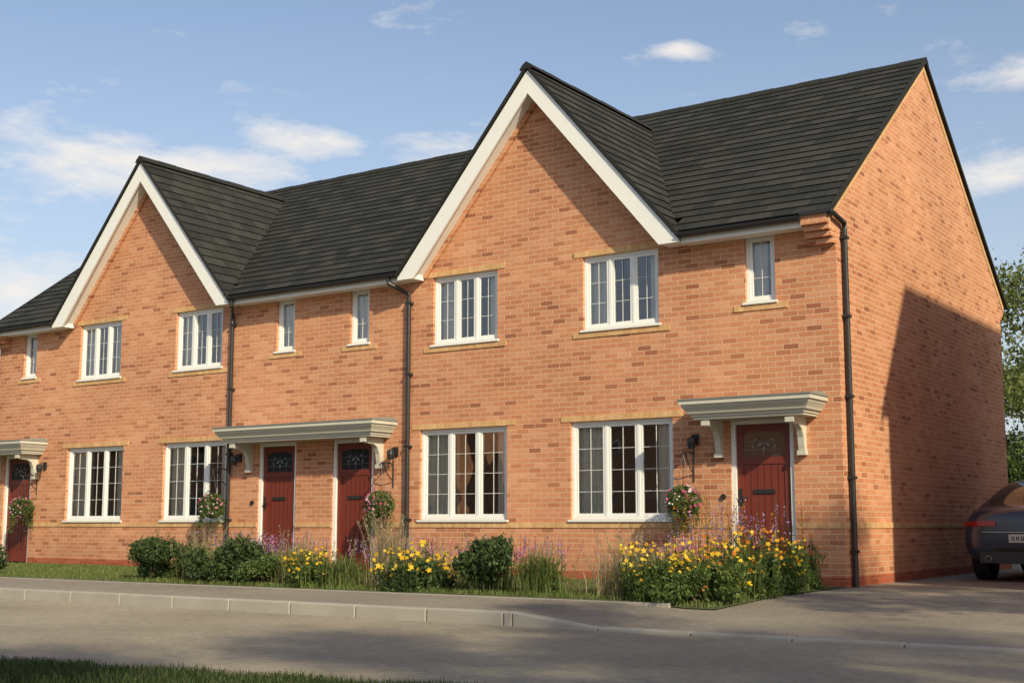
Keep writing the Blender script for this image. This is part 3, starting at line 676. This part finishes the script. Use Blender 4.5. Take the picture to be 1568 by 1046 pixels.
# ------------------------------------------------------------ car
def car(ox,oy,s=.95):
    e=empty('parked_car'); mb=MB()
    st=[(0.0,.70,.42,.70,.86,.58),(.03,.80,.34,.78,.93,.66),(.10,.87,.27,.84,.985,.72),(.22,.895,.24,.88,1.0,.74),(.45,.905,.22,.91,1.11,.66),(.80,.91,.21,.93,1.27,.61),(1.2,.91,.20,.94,1.38,.60),(1.7,.91,.19,.94,1.43,.60),(2.2,.91,.19,.93,1.44,.60),(2.7,.91,.19,.92,1.36,.59),(3.1,.91,.19,.91,1.13,.63),(3.4,.905,.20,.88,.96,.70),(3.9,.89,.21,.80,.87,.70),(4.25,.83,.25,.70,.76,.62),(4.42,.68,.34,.56,.62,.5)]
    rows=[]
    for y,w_,zf,zb,zt,wt in st:
        pts=[(0,zf),(w_*.8,zf),(w_*.96,zf+.08),(w_,zf+(zb-zf)*.45),(w_*.985,zf+(zb-zf)*.8),(w_*.93,zb),(wt,zt-.035),(wt*.72,zt-.004),(0,zt)]
        full=pts+[(-a,b) for a,b in pts[-2:0:-1]]
        rows.append([(ox+a*s,oy+y*s,b*s) for a,b in full])
    K=len(rows[0])
    for i in range(len(rows)-1):
        for j in range(K):
            j2=(j+1)%K; m='carbody'
            if j in (5,10) and 4<=i<=9: m='dglass'
            if j in (6,7,8,9) and i in (3,4,5,9,10): m='dglass'
            if j in (0,15): m='black'
            mb.poly([rows[i][j],rows[i][j2],rows[i+1][j2],rows[i+1][j]],m)
    mb.poly(rows[0][::-1],'carbody'); mb.poly(rows[-1],'carbody')
    import bmesh
    o=mb.obj('body',e,smooth=True); bm=bmesh.new(); bm.from_mesh(o.data); bmesh.ops.remove_doubles(bm,verts=bm.verts,dist=.0005); bmesh.ops.recalc_face_normals(bm,faces=bm.faces); bm.to_mesh(o.data); bm.free()
    sb=o.modifiers.new('s','SUBSURF'); sb.levels=2; sb.render_levels=2
    q=MB()
    def bx(a,b,c,d,e_,f,m): q.box(ox+a*s,ox+b*s,oy+c*s,oy+d*s,e_*s,f*s,m)
    bx(-.64,.64,-.015,.10,.24,.40,'black')
    bx(-.25,.25,-.03,.02,.52,.63,'plate')
    for k_ in range(7):
        if k_==3: continue
        xx=-.215+.062*k_; bx(xx,xx+.012,-.033,-.030,.545,.605,'black'); bx(xx+.026,xx+.038,-.033,-.030,.545,.605,'black'); bx(xx+.012,xx+.026,-.033,-.030,.57 if k_%2 else .545,.582 if k_%2 else .557,'black')
    bx(-.60,.60,-.012,.05,.655,.662,'chrome')
    for sg in (-1,1):
        pts=[(.42,.0),(.66,.0),(.80,.05),(.872,.14),(.888,.32)]
        for i in range(4):
            (a,b),(c,d_)=pts[i],pts[i+1]; za,zb_=.735,.815-.010*i
            q.ext([(ox+sg*a*s,oy+(b-.018)*s,za*s),(ox+sg*c*s,oy+(d_-.018)*s,(za+.006)*s),(ox+sg*c*s,oy+(d_-.018)*s,(zb_-.010)*s),(ox+sg*a*s,oy+(b-.018)*s,zb_*s)],(0,.10*s,0),'carred')
        q.tube([(ox+sg*.52*s,oy-.05*s,.30*s),(ox+sg*.52*s,oy+.15*s,.30*s)],.045*s,'chrome',14)
        q.tube([(ox+sg*.52*s,oy-.052*s,.30*s),(ox+sg*.52*s,oy-.049*s,.30*s)],.036*s,'black',14)
        for yy in (.82,3.55):
            xa,xb=ox+sg*.66*s,ox+sg*.90*s
            q.tube([(xa,oy+yy*s,.31*s),(xa+sg*.01,oy+yy*s,.31*s),(xb-sg*.02,oy+yy*s,.31*s),(xb,oy+yy*s,.31*s)],[.28*s,.32*s,.32*s,.29*s],'tyre',28)
            q.tube([(xb+sg*.001,oy+yy*s,.31*s),(xb+sg*.006,oy+yy*s,.31*s)],.21*s,'alloy',24)
            for k_ in range(5):
                a=k_*1.2566; q.ext([(xb+sg*.007,oy+(yy+.05*math.cos(a+.4))*s,(.31+.05*math.sin(a+.4))*s),(xb+sg*.007,oy+(yy+.19*math.cos(a+.3))*s,(.31+.19*math.sin(a+.3))*s),(xb+sg*.007,oy+(yy+.19*math.cos(a+.9))*s,(.31+.19*math.sin(a+.9))*s),(xb+sg*.007,oy+(yy+.05*math.cos(a+.8))*s,(.31+.05*math.sin(a+.8))*s)],(sg*.002,0,0),'black')
        q.box(ox+sg*.90*s-.06,ox+sg*.90*s+.06,oy+2.75*s,oy+2.9*s,.93*s,1.03*s,'carbody')
    q.obj('fittings',e,bevel=.004,recalc=True)
car(1.52,2.6,.98)
# ------------------------------------------------------------ world, sun, camera
S=Vector((1.7,-1,1.2)).normalized()
sun=bpy.data.lights.new('sun','SUN'); sun.energy=5.0; sun.angle=math.radians(1.3); sun.color=(1,.89,.62)
so=bpy.data.objects.new('sun',sun); sc.collection.objects.link(so); so.rotation_euler=S.to_track_quat('Z','Y').to_euler(); so.location=(20,-20,20)
w=bpy.data.worlds.new('World'); sc.world=w; w.use_nodes=True; nt=w.node_tree; nt.nodes.clear()
out=nt.nodes.new('ShaderNodeOutputWorld'); sky=N(nt,'ShaderNodeTexSky',sky_type='NISHITA',sun_disc=False)
sky.sun_elevation=math.asin(S.z); sky.sun_rotation=math.atan2(S.x,S.y); sky.air_density=1.0; sky.dust_density=1.5; sky.ozone_density=1.2
bg=N(nt,'ShaderNodeBackground'); bg.inputs[1].default_value=.15; nt.links.new(sky.outputs[0],bg.inputs[0])
co=nt.nodes.new('ShaderNodeTexCoord').outputs['Generated']
sp=N(nt,'ShaderNodeSeparateXYZ'); nt.links.new(co,sp.inputs[0])
sc3=N(nt,'ShaderNodeVectorMath',operation='MULTIPLY'); sc3.inputs[1].default_value=(1,1,3.0); nt.links.new(co,sc3.inputs[0])
nz=noise(nt,sc3.outputs[0],12,10,.64)
acc=None
for dct,r,am in (((-.780,.566,.266),.14,1.05),((-.80,.54,.28),.09,1.0),((-.668,.6865,.288),.085,1.15),((-.712,.650,.266),.10,1.1),((-.60,.76,.275),.11,.7),((-.422,.8346,.353),.035,.95),((-.33,.87,.357),.055,.9),((-.2346,.939,.2495),.09,1.2),((-.21,.9177,.318),.08,.95),((-.818,.5495,.165),.16,.95),((-.3,.6,.75),.35,.5),((.5,-.6,.5),.5,.6)):
    v=N(nt,'ShaderNodeVectorMath',operation='SUBTRACT'); v.inputs[1].default_value=(dct[0],dct[1],dct[2]*3.0); nt.links.new(sc3.outputs[0],v.inputs[0])
    l=N(nt,'ShaderNodeVectorMath',operation='LENGTH'); nt.links.new(v.outputs[0],l.inputs[0])
    mr=N(nt,'ShaderNodeMapRange',interpolation_type='SMOOTHSTEP'); mr.inputs[1].default_value=0; mr.inputs[2].default_value=r; mr.inputs[3].default_value=am; mr.inputs[4].default_value=0; nt.links.new(l.outputs['Value'],mr.inputs[0])
    if acc is None: acc=mr.outputs[0]
    else:
        ad=N(nt,'ShaderNodeMath',operation='MAXIMUM'); nt.links.new(acc,ad.inputs[0]); nt.links.new(mr.outputs[0],ad.inputs[1]); acc=ad.outputs[0]
ml=N(nt,'ShaderNodeMath',operation='MULTIPLY_ADD'); nt.links.new(acc,ml.inputs[0]); ml.inputs[1].default_value=.33; nt.links.new(nz,ml.inputs[2])
cr=ramp(nt,[(.60,(0,0,0)),(.90,(.9,.9,.9))],ml.outputs[0])
hz=N(nt,'ShaderNodeMapRange',interpolation_type='SMOOTHSTEP'); hz.inputs[1].default_value=.02; hz.inputs[2].default_value=.42; hz.inputs[3].default_value=.6; hz.inputs[4].default_value=.10; nt.links.new(sp.outputs[2],hz.inputs[0])
bg3=N(nt,'ShaderNodeBackground'); bg3.inputs[0].default_value=(.80,.85,.95,1); bg3.inputs[1].default_value=.78
mh=N(nt,'ShaderNodeMixShader'); nt.links.new(hz.outputs[0],mh.inputs[0]); nt.links.new(bg.outputs[0],mh.inputs[1]); nt.links.new(bg3.outputs[0],mh.inputs[2])
bg2=N(nt,'ShaderNodeBackground'); bg2.inputs[0].default_value=(1,.95,.89,1); bg2.inputs[1].default_value=.94
mx=N(nt,'ShaderNodeMixShader'); nt.links.new(cr.outputs[0],mx.inputs[0]); nt.links.new(mh.outputs[0],mx.inputs[1]); nt.links.new(bg2.outputs[0],mx.inputs[2]); nt.links.new(mx.outputs[0],out.inputs[0])
cam=bpy.data.cameras.new('camera'); cam.sensor_width=36; cam.lens=1964.18/1568*36; cam.shift_y=25.05/1568; cam.clip_end=2000
co_=bpy.data.objects.new('camera',cam); sc.collection.objects.link(co_); co_.location=(5.569,-15.219,.763); co_.rotation_euler=(math.pi/2+.128,0,.603); sc.camera=co_
sc.view_settings.view_transform='Standard'; sc.view_settings.look='None'; sc.view_settings.exposure=0
